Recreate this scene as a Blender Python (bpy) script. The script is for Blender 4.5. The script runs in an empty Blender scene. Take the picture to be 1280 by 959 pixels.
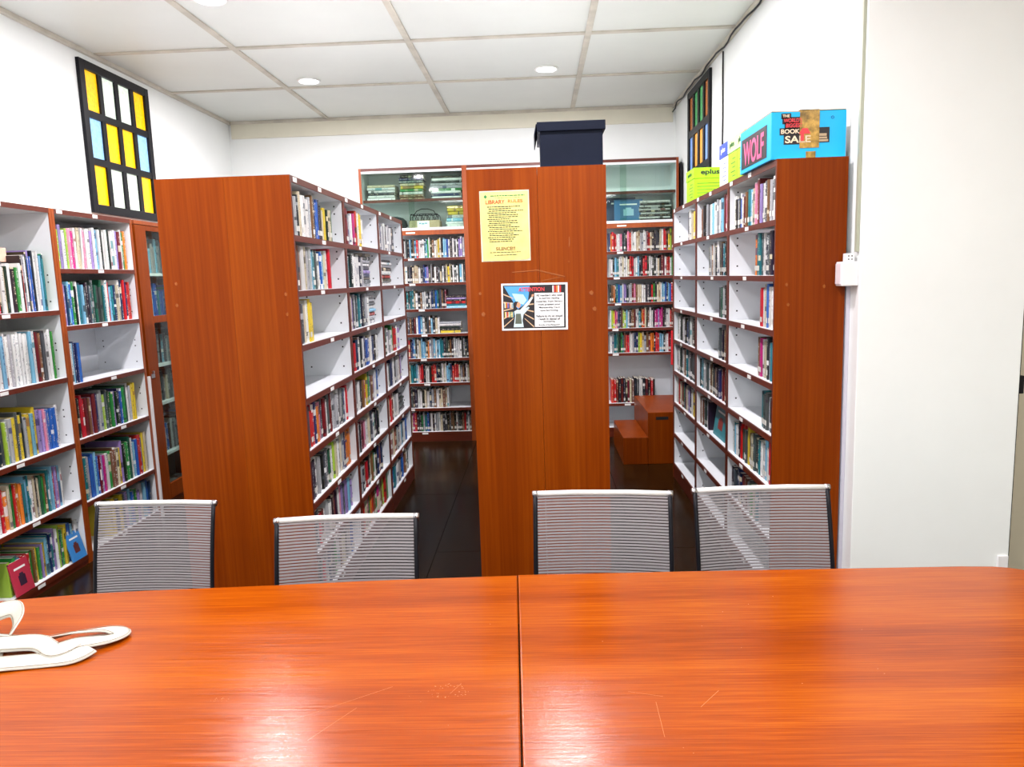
import bpy, bmesh, math, random
from mathutils import Vector, Matrix
random.seed(7)
S = bpy.context.scene
COL = S.collection

# ------------------------------------------------------------------ camera
CH = 1.6291
def cam_axes():
    y, t, r = map(math.radians, (-2.1572, -8.0751, -1.8385))
    F = Vector((math.sin(y)*math.cos(t), math.cos(y)*math.cos(t), math.sin(t)))
    R = Vector((math.cos(y), -math.sin(y), 0)); U = R.cross(F)
    return F, R*math.cos(r)+U*math.sin(r), -R*math.sin(r)+U*math.cos(r)
cF, cR, cU = cam_axes()
FPX = 936.64
cd = bpy.data.cameras.new('camera'); cam = bpy.data.objects.new('camera', cd); COL.objects.link(cam)
cd.sensor_width = 36; cd.lens = FPX*36/1280; cd.clip_start = .05
M = Matrix((cR, cU, -cF)).transposed().to_4x4(); M.translation = (0, 0, CH)
cam.matrix_world = M
S.camera = cam
def px(p):                                   # where a point shows in the picture, to rank the books by size
    d = Vector(p)-Vector((0, 0, CH)); z = max(d.dot(cF), .01)
    return 640+FPX*d.dot(cR)/z, 479.5-FPX*d.dot(cU)/z

# ------------------------------------------------------------------ world, exposure, large lights
W = bpy.data.worlds.new('world'); S.world = W; W.use_nodes = True
W.node_tree.nodes['Background'].inputs[0].default_value = (1, .98, .95, 1)
W.node_tree.nodes['Background'].inputs[1].default_value = .6
S.view_settings.view_transform = 'Standard'; S.view_settings.look = 'None'
S.view_settings.gamma = 1; S.view_settings.use_curve_mapping = False
S.view_settings.exposure = 0.2
LIGHT_DOWN, LIGHT_FILL = 40, 30
ZC = 3.278
XL, XR, YB = -3.095, 1.4215, 7.8144

# ------------------------------------------------------------------ materials
def mat(name, base=(.8, .8, .8), rough=.5, spec=.5, metal=0, emit=None, estr=0, coat=0):
    m = bpy.data.materials.new(name); m.use_nodes = True
    b = m.node_tree.nodes['Principled BSDF']
    b.inputs['Base Color'].default_value = (*base, 1); b.inputs['Roughness'].default_value = rough
    b.inputs['Specular IOR Level'].default_value = spec; b.inputs['Metallic'].default_value = metal
    b.inputs['Coat Weight'].default_value = coat
    if emit: b.inputs['Emission Color'].default_value = (*emit, 1); b.inputs['Emission Strength'].default_value = estr
    return m
def N(m, t, **k):
    n = m.node_tree.nodes.new(t)
    for a, v in k.items(): setattr(n, a, v)
    return n
def L(m, a, b): m.node_tree.links.new(a, b)
def bsdf(m): return m.node_tree.nodes['Principled BSDF']
def ramp(m, fac, stops):
    r = N(m, 'ShaderNodeValToRGB'); L(m, fac, r.inputs[0]); e = r.color_ramp.elements
    while len(e) < len(stops): e.new(.5)
    for i, (p, c) in enumerate(stops): e[i].position = p; e[i].color = (*c, 1)
    return r.outputs[0]
def coords(m, scale, kind='Object'):
    tc = N(m, 'ShaderNodeTexCoord'); mp = N(m, 'ShaderNodeMapping'); L(m, tc.outputs[kind], mp.inputs[0])
    mp.inputs['Scale'].default_value = scale
    return mp.outputs[0]
def noise(m, vec, scale=1, detail=4, rough=.6):
    n = N(m, 'ShaderNodeTexNoise'); L(m, vec, n.inputs[0]); n.inputs['Scale'].default_value = scale
    n.inputs['Detail'].default_value = detail; n.inputs['Roughness'].default_value = rough
    return n.outputs[0]
def bump(m, h, strength, dist=.002):
    b = N(m, 'ShaderNodeBump'); L(m, h, b.inputs['Height']); b.inputs['Strength'].default_value = strength
    b.inputs['Distance'].default_value = dist; L(m, b.outputs[0], bsdf(m).inputs['Normal'])
def wood(name, dark, mid, light, axis='Z', rough=.3, fine=60, coat=0, bmp=.15, spec=.5, ior=1.5):
    m = mat(name, rough=rough, coat=coat, spec=spec); bsdf(m).inputs['IOR'].default_value = ior
    s = {'Z': (fine, fine, 1.2), 'X': (fine*.02, fine, fine), 'Y': (fine, 1.2, fine)}[axis]
    s2 = {'Z': (5, 5, .35), 'X': (.5, 9, 9), 'Y': (5, .35, 5)}[axis]
    a = noise(m, coords(m, s), 1, 5, .65); b = noise(m, coords(m, s2), 1, 3, .5)
    mx = N(m, 'ShaderNodeMix'); mx.inputs[0].default_value = .45
    L(m, a, mx.inputs[2]); L(m, b, mx.inputs[3])
    L(m, ramp(m, mx.outputs[0], [(.3, dark), (.5, mid), (.7, light)]), bsdf(m).inputs['Base Color'])
    bump(m, a, bmp)
    return m
def grainy(name, base, var=.06, scale=6, rough=.6, bmp=.1, bs=80):
    m = mat(name, base, rough)
    n = noise(m, coords(m, (1, 1, 1)), scale, 5)
    lo = tuple(max(0, c*(1-var)) for c in base); hi = tuple(min(1, c*(1+var)) for c in base)
    L(m, ramp(m, n, [(.35, lo), (.65, hi)]), bsdf(m).inputs['Base Color'])
    bump(m, noise(m, coords(m, (1, 1, 1)), bs, 2), bmp)
    return m

WALL = grainy('wall paint', (.85, .875, .86), .02, 1.5, .6, .25, 60)
WALLP = grainy('pier paint', (.87, .90, .885), .025, 1.2, .5, .1, 40)
WALLB = grainy('olive beige paint', (.66, .60, .46), .04, 1.5, .7)
CEIL = grainy('ceiling board', (.70, .715, .67), .03, 1, .45, .05, 30)
BATT = grainy('ceiling batten paint', (.55, .51, .43), .15, 4, .6)
CREAM = grainy('cream trim paint', (.72, .69, .56), .04, 3, .5)
PANEL = wood('reddish veneer', (.14, .018, .0005), (.21, .034, .0009), (.29, .058, .002), 'Z', .3, 70, 0, .06, .3, 1.3)
EDGE = wood('red brown edging', (.06, .007, .002), (.11, .014, .003), (.17, .026, .006), 'X', .4, 40, 0, .1)
EDGEO = wood('orange veneer', (.20, .03, .002), (.30, .055, .004), (.40, .085, .008), 'Z', .35, 50, 0, .08)
TABLE = wood('varnished table wood', (.15, .017, .0004), (.28, .046, .0008), (.42, .095, .002), 'X', .2, 200, .0, .12, .5, 1.36)
def table_extras(m):                         # wear on the varnish: uneven gloss with the grain
    n = noise(m, coords(m, (2.5, 140, 1)), 1, 3)
    r = N(m, 'ShaderNodeMapRange'); L(m, n, r.inputs[0]); r.inputs[1].default_value = .3; r.inputs[2].default_value = .7
    r.inputs[3].default_value = .13; r.inputs[4].default_value = .26
    L(m, r.outputs[0], bsdf(m).inputs['Roughness'])
    g = noise(m, coords(m, (9, 160, 9)), 1, 4, .7)
    old = bsdf(m).inputs['Normal'].links[0].from_node
    b = N(m, 'ShaderNodeBump'); L(m, g, b.inputs['Height']); b.inputs['Strength'].default_value = .35; b.inputs['Distance'].default_value = .0008
    L(m, old.outputs[0], b.inputs['Normal']); L(m, b.outputs[0], bsdf(m).inputs['Normal'])
table_extras(TABLE)
FLOOR = wood('dark stained floor board', (.008, .003, .0008), (.018, .007, .0015), (.036, .015, .003), 'Y', .2, 20, 0, .1, .5, 1.2)
WHITE = grainy('white laminate', (.80, .825, .85), .02, 3, .35, .02)
BLACK = mat('black paint', (.006, .006, .009), .4, .2)
HOLE = mat('dark hole', (.01, .01, .01), .9)
LABEL = mat('white label', (.85, .85, .82), .6)
NAVY = grainy('navy card box', (.006, .009, .020), .1, 5, .6, .15); bsdf(NAVY).inputs['IOR'].default_value = 1.2
CHROME = mat('grey metal', (.55, .55, .57), .28, metal=1)
PLASTIC = mat('white plastic', (.85, .84, .84), .3)
DIFF = mat('lamp diffuser', (1, 1, 1), .5, emit=(1, .93, 1), estr=25)
RIM = mat('lamp rim', (.9, .9, .88), .4)
RIB = mat('grey mesh thread', (.33, .31, .32), .5)
RIB2 = mat('dark mesh thread', (.05, .045, .05), .6)
RAIL = mat('light grey vinyl', (.72, .71, .68), .4)
CLOTH = grainy('unbleached cotton', (.50, .48, .42), .05, 30, .9, .5, 300)
PAGES = grainy('book pages', (.72, .68, .58), .12, 120, .8)
PEN = lambda n, c, r=.5: mat(n, c, r)
COLR = dict(w=(.82, .82, .80), k=(.012, .012, .016), n=(.015, .03, .12), b=(.02, .13, .50), c=(.22, .52, .72), t=(.015, .20, .24),
            g=(.03, .28, .05), l=(.40, .62, .06), y=(.80, .60, .04), o=(.80, .22, .02), r=(.60, .015, .02), m=(.17, .015, .02),
            p=(.75, .25, .38), v=(.36, .26, .58), s=(.42, .43, .45), e=(.68, .60, .42), d=(.07, .08, .09), u=(.22, .10, .045),
            f=(.02, .09, .05), a=(.55, .02, .22))
CNAME = dict(w='white', k='black', n='navy', b='blue', c='pale blue', t='teal', g='green', l='lime', y='yellow', o='orange', r='red',
             m='maroon', p='pink', v='lavender', s='silver grey', e='cream', d='charcoal', u='brown', f='dark green', a='magenta')

def book_material():
    m = mat('book cover', rough=.38)
    col = N(m, 'ShaderNodeAttribute', attribute_name='col'); ink = N(m, 'ShaderNodeAttribute', attribute_name='ink')
    uv = N(m, 'ShaderNodeUVMap', uv_map='uv'); sx = N(m, 'ShaderNodeSeparateXYZ'); L(m, uv.outputs[0], sx.inputs[0])
    def math_(op, a, b=None, c=None):
        n = N(m, 'ShaderNodeMath', operation=op)
        for i, v in enumerate((a, b, c)):
            if v is None: continue
            if isinstance(v, (int, float)): n.inputs[i].default_value = v
            else: L(m, v, n.inputs[i])
        return n.outputs[0]
    u, v = sx.outputs[0], sx.outputs[1]
    seed = math_('FLOOR', u); uu = math_('FRACT', u)
    ok = math_('GREATER_THAN', u, 0)
    def nz(su, sv, off, det=1):
        cx = N(m, 'ShaderNodeCombineXYZ'); L(m, math_('MULTIPLY', uu, su), cx.inputs[0]); L(m, math_('MULTIPLY', v, sv), cx.inputs[1])
        L(m, math_('ADD', math_('MULTIPLY', seed, 3.7), off), cx.inputs[2])
        return noise(m, cx.outputs[0], 1, det)
    bands = math_('GREATER_THAN', nz(.01, 3.5, 0, 0), .69)
    mask = math_('GREATER_THAN', nz(.01, 5, 17, 0), .47)
    letters = math_('MULTIPLY', math_('GREATER_THAN', nz(3.0, 46, 31, 1), .56), .75)
    inner = math_('LESS_THAN', math_('ABSOLUTE', math_('SUBTRACT', uu, .5)), .24)
    t = math_('MULTIPLY', math_('MULTIPLY', mask, letters), inner)
    f1 = math_('MULTIPLY', math_('MAXIMUM', t, math_('MULTIPLY', bands, .8)), ok)
    mx = N(m, 'ShaderNodeMix', data_type='RGBA'); L(m, f1, mx.inputs[0]); L(m, col.outputs[0], mx.inputs[6]); L(m, ink.outputs[0], mx.inputs[7])
    L(m, mx.outputs[2], bsdf(m).inputs['Base Color'])
    return m
BOOK = book_material()
def glass_material(name, tint, fac):
    m = bpy.data.materials.new(name); m.use_nodes = True; nt = m.node_tree; nt.nodes.clear()
    o = nt.nodes.new('ShaderNodeOutputMaterial'); t = nt.nodes.new('ShaderNodeBsdfTransparent'); g = nt.nodes.new('ShaderNodeBsdfGlossy')
    t.inputs[0].default_value = (*tint, 1); g.inputs['Roughness'].default_value = .03
    mx = nt.nodes.new('ShaderNodeMixShader'); fr = nt.nodes.new('ShaderNodeFresnel'); fr.inputs[0].default_value = fac
    geo = nt.nodes.new('ShaderNodeNewGeometry'); sb = nt.nodes.new('ShaderNodeMath'); sb.operation = 'SUBTRACT'; sb.inputs[0].default_value = 1; nt.links.new(geo.outputs['Backfacing'], sb.inputs[1])
    ml = nt.nodes.new('ShaderNodeMath'); ml.operation = 'MULTIPLY'; nt.links.new(fr.outputs[0], ml.inputs[0]); nt.links.new(sb.outputs[0], ml.inputs[1])
    nt.links.new(ml.outputs[0], mx.inputs[0]); nt.links.new(t.outputs[0], mx.inputs[1]); nt.links.new(g.outputs[0], mx.inputs[2])
    nt.links.new(mx.outputs[0], o.inputs[0]); return m
GLASS = glass_material('clear cabinet glass', (.86, .93, .89), 1.45)
def pane_material(name, c, e):
    m = mat(name, c, .25, emit=c, estr=e)
    bump(m, noise(m, coords(m, (1, 1, 1)), 90, 2), .5, .004)
    n = noise(m, coords(m, (1, 1, 1)), 45, 3)
    L(m, ramp(m, n, [(.35, tuple(x*.72 for x in c)), (.6, c)]), bsdf(m).inputs['Base Color'])
    return m

# ------------------------------------------------------------------ mesh helpers
def link(name, me, parent=None, m=None, loc=None):
    o = bpy.data.objects.new(name, me); COL.objects.link(o)
    if m is not None and me is not None and hasattr(me, 'materials') and not me.materials: me.materials.append(m)
    if parent: o.parent = parent
    if loc: o.location = loc
    return o
def pydata(v, f, name='mesh', smooth=False):
    me = bpy.data.meshes.new(name); me.from_pydata(v, [], f); me.update()
    if smooth: me.polygons.foreach_set('use_smooth', [True]*len(f))
    return me
def boxes(lst, bev=0):
    """one mesh of axis aligned boxes given as (x0,y0,z0,x1,y1,z1)"""
    v, f = [], []
    for (x0, y0, z0, x1, y1, z1) in lst:
        b = len(v)
        v += [(x0, y0, z0), (x1, y0, z0), (x1, y1, z0), (x0, y1, z0), (x0, y0, z1), (x1, y0, z1), (x1, y1, z1), (x0, y1, z1)]
        f += [tuple(b+i for i in q) for q in ((0, 3, 2, 1), (4, 5, 6, 7), (0, 1, 5, 4), (1, 2, 6, 5), (2, 3, 7, 6), (3, 0, 4, 7))]
    me = pydata(v, f)
    if bev:
        bm = bmesh.new(); bm.from_mesh(me); bmesh.ops.bevel(bm, geom=bm.edges[:], offset=bev, segments=2, affect='EDGES', profile=.6)
        bm.to_mesh(me); bm.free()
    return me
def box(name, x0, y0, z0, x1, y1, z1, m, parent=None, bev=0): return link(name, boxes([(x0, y0, z0, x1, y1, z1)], bev), parent, m)
def tube(pts, r, seg=8, closed=False):
    pts = [Vector(p) for p in pts]; v, f = [], []; n = len(pts)
    for i, p in enumerate(pts):
        if closed: d = pts[(i+1) % n]-pts[i-1]
        else: d = pts[min(i+1, n-1)]-pts[max(i-1, 0)]
        d.normalize(); a = Vector((0, 0, 1)) if abs(d.z) < .9 else Vector((1, 0, 0)); s = d.cross(a).normalized(); t = d.cross(s)
        rr = r[i] if isinstance(r, (list, tuple)) else r
        for k in range(seg):
            an = 2*math.pi*k/seg; v.append(tuple(p+(s*math.cos(an)+t*math.sin(an))*rr))
    for i in range(n if closed else n-1):
        j = (i+1) % n
        for k in range(seg): f.append((i*seg+k, i*seg+(k+1) % seg, j*seg+(k+1) % seg, j*seg+k))
    if not closed: f += [tuple(range(seg))[::-1], tuple((n-1)*seg+k for k in range(seg))]
    return pydata(v, f, smooth=True)
def lathe(prof, seg=24):
    v, f = [], []; n = len(prof)
    for r, z in prof:
        for k in range(seg): v.append((r*math.cos(2*math.pi*k/seg), r*math.sin(2*math.pi*k/seg), z))
    for i in range(n-1):
        for k in range(seg): f.append((i*seg+k, i*seg+(k+1) % seg, (i+1)*seg+(k+1) % seg, (i+1)*seg+k))
    f += [tuple(range(seg))[::-1], tuple((n-1)*seg+k for k in range(seg))]
    return pydata(v, f, smooth=False)
def prism(outline, z0, z1, bev=0):
    n = len(outline); v = [(x, y, z0) for x, y in outline]+[(x, y, z1) for x, y in outline]
    f = [tuple(range(n))[::-1], tuple(range(n, 2*n))]+[(i, (i+1) % n, n+(i+1) % n, n+i) for i in range(n)]
    me = pydata(v, f)
    bm = bmesh.new(); bm.from_mesh(me); bmesh.ops.recalc_face_normals(bm, faces=bm.faces)
    if bev:
        es = [e for e in bm.edges if abs(e.verts[0].co.z-e.verts[1].co.z) < 1e-6]
        bmesh.ops.bevel(bm, geom=es, offset=bev, segments=3, affect='EDGES', profile=.5)
    bm.to_mesh(me); bm.free(); return me
def thing(name, label, cat, loc=(0, 0, 0), rz=0, group=None):
    o = bpy.data.objects.new(name, None); COL.objects.link(o); o.location = loc; o.rotation_euler = (0, 0, rz)
    o.empty_display_size = .1; o['label'] = label; o['category'] = cat
    if group: o['group'] = group
    return o
def tag(o, label, cat, group=None, kind=None):
    o['label'] = label; o['category'] = cat
    if group: o['group'] = group
    if kind: o['kind'] = kind
    return o
def struct(o): o['kind'] = 'structure'; return o
def text_mesh(s, w, h, depth=.0006, align='CENTER', spacing=1.0, bold=.022):
    """lettering fitted to a w x h box in the local XZ plane, facing -Y, centred on the origin"""
    cu = bpy.data.curves.new('lettering', 'FONT'); cu.body = s; cu.extrude = .01; cu.offset = bold; cu.align_x = align; cu.space_line = spacing
    o = bpy.data.objects.new('lettering_source', cu); COL.objects.link(o)
    dg = bpy.context.evaluated_depsgraph_get(); me = bpy.data.meshes.new_from_object(o.evaluated_get(dg), depsgraph=dg)
    bpy.data.objects.remove(o); bpy.data.curves.remove(cu)
    xs = [v.co.x for v in me.vertices]; ys = [v.co.y for v in me.vertices]
    cx, cy = (min(xs)+max(xs))/2, (min(ys)+max(ys))/2; sx, sy = w/(max(xs)-min(xs)), h/(max(ys)-min(ys))
    for v in me.vertices:
        x, y, z = v.co; v.co = ((x-cx)*sx, -z/.01*depth, (y-cy)*sy)
    me.materials.clear()
    return me

# ------------------------------------------------------------------ room shell
struct(box('wall_left', XL-.15, -3.0, 0, XL, YB+.15, ZC+.1, WALL))
struct(box('wall_back', XL, YB, 0, 3.2, YB+.15, ZC+.1, WALL))
struct(box('wall_right', XR, 3.45, 0, XR+.15, YB, ZC+.1, WALL))
struct(box('wall_front', XL, -3.15, 0, 3.2, -3.0, ZC+.1, WALL))
struct(box('wall_far_right', 3.2, -3.15, 0, 3.35, YB+.15, ZC+.1, WALLB))
struct(box('wall_recess', XR+.15, 3.72, 0, 3.2, 3.84, ZC+.1, WALLB))
pier = struct(box('wall_pier', 1.3845, 3.30, 0, 2.085, 3.45, ZC, WALLP, bev=.004))
box('corner_strip', 2.0855, 3.305, 0, 2.090, 3.44, ZC, BLACK, pier)
box('wall_patch', 2.035, 3.290, .08, 2.08, 3.3, .32, PLASTIC, pier, .002)
latch = link('latch_plate', boxes([(2.104, 3.33, 1.05, 2.125, 3.40, 1.13), (2.104, 3.35, 1.15, 2.112, 3.38, 1.45)], .003), None, BLACK)
tag(latch, 'black metal latch on the edge of white wall at right of photo', 'latch')
fb = struct(link('floor', boxes([(XL-.1, -3.1, -.08, 3.3, YB+.1, -.021)]), None, HOLE))
k = 0
bw, bl = .61, 2.44
x = XL
while x < 3.2:
    y = -3.0-(k % 2)*1.22
    while y < YB:
        y0, y1 = max(y, -3.0), min(y+bl, YB)
        if y1-y0 > .05: link('floor_board', boxes([(x+.0015, y0+.0015, -.02, min(x+bw, 3.2)-.0015, y1-.0015, random.uniform(-.0006, 0))], .0015), fb, FLOOR)
        y += bl
    x += bw; k += 1
# ceiling boards between battens
cl = struct(link('ceiling', boxes([(XL-.15, -3.15, ZC+.02, 3.35, YB+.15, ZC+.1)]), None, CEIL))
gx = [XL, -2.075, -.85, .395, 1.50, 2.6, 3.2]; gy = [YB, 6.57, 5.45, 4.34, 3.22, 2.1, .98, -.14, -1.26, -2.38, -3.0]
for i in range(len(gx)-1):
    for j in range(len(gy)-1):
        link('ceiling_board', boxes([(gx[i]+.004, gy[j+1]+.004, ZC, gx[i+1]-.004, gy[j]-.004, ZC+.018)]), cl, CEIL)
for gxx in gx[1:-1]: link('batten', boxes([(gxx-.022, -3, ZC-.012, gxx+.022, YB, ZC)], .002), cl, BATT)
for gyy in gy[1:-1]: link('batten', boxes([(XL, gyy-.022, ZC-.011, 3.2, gyy+.022, ZC)], .002), cl, BATT)
struct(link('trim_1', boxes([(XL, -3, ZC-.03, XL+.03, YB, ZC)], .004), None, BATT))
struct(link('trim_2', boxes([(XR-.03, 3.45, ZC-.035, XR, YB, ZC)], .004), None, BATT))
struct(link('trim_3', boxes([(XL+.03, YB-.022, ZC-.17, XR-.03, YB, ZC-.001)], .003), None, CREAM))
struct(link('trim_4', boxes([(XL+.03, YB-.034, ZC-.03, XR-.03, YB-.022, ZC-.001)], .003), None, BATT))
# stained glass windows, black timber frames
PCOL = dict(y=pane_material('yellow pane', (.95, .50, .0), .55), w=pane_material('pale pane', (.75, .86, .74), .45), b=pane_material('blue pane', (.28, .52, .86), .5),
            n=pane_material('brown pane', (.40, .14, .04), .3), g=pane_material('green pane', (.08, .35, .12), .3), o=pane_material('amber pane', (.85, .36, .06), .5),
            v=pane_material('dusk blue pane', (.20, .34, .70), .5))
def window(name, X, side, Y0, Y1, z0, z1, rows, depth, mull, mar):
    w = struct(bpy.data.objects.new(name, None)); COL.objects.link(w); w.location = (X, 0, 0)
    s = side; nx, nz = 4, 3
    pw = (Y1-Y0-2*mar-(nx-1)*mull)/nx; ph = (z1-z0-2*mar-(nz-1)*mull)/nz
    def b(y0, za, y1, zb, d0, d1): a, c = sorted((s*d0, s*d1)); return (a, y0, za, c, y1, zb)
    link('window_frame', boxes([b(Y0, z0, Y0+mar, z1, 0, depth), b(Y1-mar, z0, Y1, z1, 0, depth), b(Y0+mar, z0, Y1-mar, z0+mar, 0, depth), b(Y0+mar, z1-mar, Y1-mar, z1, 0, depth)], .003), w, BLACK)
    for i in range(nx-1):
        y = Y0+mar+pw*(i+1)+mull*i; link('glazing_bar', boxes([b(y, z0+mar, y+mull, z1-mar, .0, depth*.8)]), w, BLACK)
    for i in range(nz-1):
        z = z0+mar+ph*(i+1)+mull*i; link('glazing_bar', boxes([b(Y0+mar, z, Y1-mar, z+mull, .0, depth*.85)]), w, BLACK)
    for r in range(nz):
        for c in range(nx):
            y = Y0+mar+(pw+mull)*c; z = z1-mar-ph-(ph+mull)*r
            link('pane', boxes([b(y+.001, z+.001, y+pw-.001, z+ph-.001, .001, .006)]), w, PCOL[rows[r][c]])
window('window_1', XL, 1, 5.245, 6.165, 2.17, 3.205, ('ywwy', 'byyb', 'ywwy'), .025, .048, .06)
window('window_2', XR, -1, 6.24, 7.12, 2.13, 3.215, ('nggn', 'voov', 'oggo'), .022, .06, .06)

# ------------------------------------------------------------------ lamps
LAMPS = [(-1.822, 6.359, 'far left'), (.119, 6.302, 'far right'), (-1.843, 4.53, 'near left')]
def downlight(x, y, label=None):
    t = thing('ceiling_light', label, 'ceiling light', (x, y, ZC), 0, 'round downlights in the ceiling')
    link('rim', lathe([(.085, -.001), (.095, -.006), (.092, -.014), (.078, -.016), (.074, -.010)]), t, RIM)
    link('diffuser', lathe([(.074, -.001), (.074, -.010), (.05, -.0125)]), t, DIFF)
    ld = bpy.data.lights.new('downlight', 'AREA'); ld.shape = 'DISK'; ld.size = .14; ld.energy = LIGHT_DOWN; ld.color = (1, .95, .985)
    lo = bpy.data.objects.new('downlight_lamp', ld); COL.objects.link(lo); lo.parent = t; lo.location = (0, 0, -.02)
downlight(-1.822, 6.359, 'round white ceiling downlight above the left aisle at the back')
downlight(.119, 6.302, 'round white ceiling downlight right of centre above the black box')
downlight(-1.843, 4.53, 'round ceiling downlight cut by the top edge of the photo')
for x, y in ((.12, 4.5), (-1.84, 2.7), (.12, 2.7), (-1.84, .9), (.12, .9)):
    downlight(x, y, 'round ceiling downlight out of the photo, %s row, %s' % ('left' if x < 0 else 'right', {4.5: 'before the central panel', 2.7: 'above the chairs', .9: 'above the viewer'}[y]))
for x, y in ((-1.4, -.9), (1.1, -.9), (-1.4, -2.2), (1.1, -2.2), (2.5, .6)):  # unseen fill lights, added to brighten and soften the room from behind
    t = thing('added_fill_light', 'long white fill light added unseen behind the viewer, %s' % {(-1.4, -.9): 'front left', (1.1, -.9): 'front right', (-1.4, -2.2): 'rear left', (1.1, -2.2): 'rear right', (2.5, .6): 'far right'}[(x, y)], 'ceiling light', (x, y, ZC), 0, 'added fill lights behind the viewer')
    box('fill_housing', -.6, -.15, -.05, .6, .15, -.001, RIM, t, .004)
    ld = bpy.data.lights.new('panel', 'AREA'); ld.shape = 'RECTANGLE'; ld.size = 1.1; ld.size_y = .26; ld.energy = LIGHT_FILL; ld.color = (.97, .99, 1)
    lo = bpy.data.objects.new('added_fill_lamp', ld); COL.objects.link(lo); lo.parent = t; lo.location = (0, 0, -.06)

# ------------------------------------------------------------------ bookcases
ZS = [.12, .365, .615, .865, 1.11, 1.355, 1.60, 1.845]
TS = .022
CELLS = []                                   # compartments: (object, x0, x1, shelf z, height, depth, name)
_mc = {}
def shared(key, fn):
    if key not in _mc: _mc[key] = fn()
    return _mc[key]
def bookcase(name, label, loc, rz, w, depth, H, shelves, edge=EDGE, sidemat=WHITE, bays=1, endl=None, endr=None, st=.018, lip=.028,
             upper=None, cells=None, stile=None, plinth=EDGE, group=None, labels=True, holes=True):
    t = thing(name, label, 'bookcase', loc, rz, group)
    stile = stile or edge
    top = upper or H
    # sides: white board with a wooden front edge
    xs = [0]+[w*i/bays for i in range(1, bays)]+[w-st]
    for i, xx in enumerate(xs):
        if 0 < i < len(xs)-1: xx -= st/2
        mm = sidemat
        if (i == 0 and endl) or (i == len(xs)-1 and endr):
            xo = xx-.004 if i == 0 else xx+st-.004+.004
            link('end_panel', boxes([(xo, -.001, 0, xo+.004, depth, top-.0005)]), t, PANEL)
        s = link('side_panel', boxes([(xx, .006, 0, xx+st, depth, top)]), t, mm)
        link('edging', boxes([(xx, 0, 0, xx+st, .006, top)]), s, stile)
    bk = link('back_panel', boxes([(st, depth-.006, .02, w-st, depth, top)]), t, WHITE)
    tp = link('top_panel', boxes([(st, .006, top-.028, w-st, depth-.006, top)]), t, WHITE)
    link('edging', boxes([(st, 0, top-.028, w-st, .006, top)]), tp, edge)
    link('plinth', boxes([(st, .004, 0, w-st, .02, shelves[0]-TS)]), t, plinth)
    bw_ = w/bays
    for b in range(bays):
        a, c = b*bw_+(st if b == 0 else st/2), (b+1)*bw_-(st if b == bays-1 else st/2)
        for z in shelves:
            sh = link('shelf', shared(('sh', a, c, depth), lambda: boxes([(a, .008, -TS, c, depth-.006, 0)])), t, WHITE, (0, 0, z))
            link('edging', shared(('se', a, c, lip), lambda: boxes([(a, 0, -lip, c, .008, -.0015)])), sh, edge)
            if labels: link('shelf_label', shared(('sl',), lambda: boxes([(-.03, -.0012, -.024, .03, .0, -.006)])), sh, LABEL, ((a+c)/2+random.uniform(-.12, .08), 0, 0))
        if labels and not upper:
            for fx in (.06, .5): link('top_label', shared(('tl',), lambda: boxes([(-.026, -.0012, -.024, .026, .0, -.004)])), t, LABEL, (a+(c-a)*fx, 0, top))
        if holes:                            # drilled peg holes in the side boards
            hv = []
            for z in shelves:
                for dz in (.05, .16, .20):
                    for dy in (.045, depth-.06):
                        hv += [(a, dy, z+dz-.004, a+.0008, dy+.008, z+dz+.004), (c-.0008, dy, z+dz-.004, c, dy+.008, z+dz+.004)]
            h = link('peg_holes', boxes(hv), t, HOLE); h['kind'] = 'stuff'
    return t
U3 = math.pi/2
nearL = 3.305; bwL = .9042
farw = {0: 'nearest', 1: 'middle', 2: 'farthest'}
LU = []
for i in range(3):
    LU.append(bookcase('bookcase', ('nearest', 'middle', 'farthest')[i]+' bay of the aisle bookcases whose wide end panel stands left of centre',
              (-1.06, nearL+i*bwL, 0), U3, bwL, .29, 2.1, ZS, endl=(i == 0), endr=(i == 2)))
bookcase('bookcase', 'left half of the wide plain end panel, its shelves facing the left wall', (-1.6556, nearL+3*bwL, 0), -U3, 3*bwL, .305, 2.1, ZS, bays=3, endr=True, labels=False, holes=False)
RU = []
bwR = .8385
for i in range(3):                           # nearest first
    RU.append(bookcase('bookcase', ('nearest', 'middle', 'farthest')[i]+' bay of the half empty white shelves along the right wall',
              (1.0515, 3.386+(i+1)*bwR, 0), -U3, bwR, .305, 2.1, ZS, endr=(i == 0), endl=(i == 2)))
bookcase('bookcase', 'left half of central end panel carrying the yellow notice', (-.2965, 3.36+2.6, 0), -U3, 2.6, .3075, 2.1, ZS, bays=3, endr=True, labels=False, holes=False)
bookcase('bookcase', 'right half of central end panel under the black box', (.309, 3.36, 0), U3, 2.6, .2970, 2.1, ZS, bays=3, endl=True, labels=False, holes=False)
ZA = [.056, .40, .742, 1.134, 1.525]; ZBb = [.056, .362, .748, 1.082, 1.428, 1.762]
LA = bookcase('bookcase', 'white bookcase with red edging cut by the left edge of photo', (-2.748, 3.40, 0), U3, .862, .33, 2.1, ZA, edge=EDGE, stile=EDGEO, st=.022, group=None)
LB = bookcase('bookcase', 'white bookcase with red edging directly under the yellow stained glass window', (-2.748, 4.264, 0), U3, .852, .33, 2.1, ZBb, edge=EDGE, stile=EDGEO, st=.022)
wb = 1.0287
BK = []
ZK = [.10, .345, .60, .85, 1.095, 1.345, 1.60, 1.845]
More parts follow.
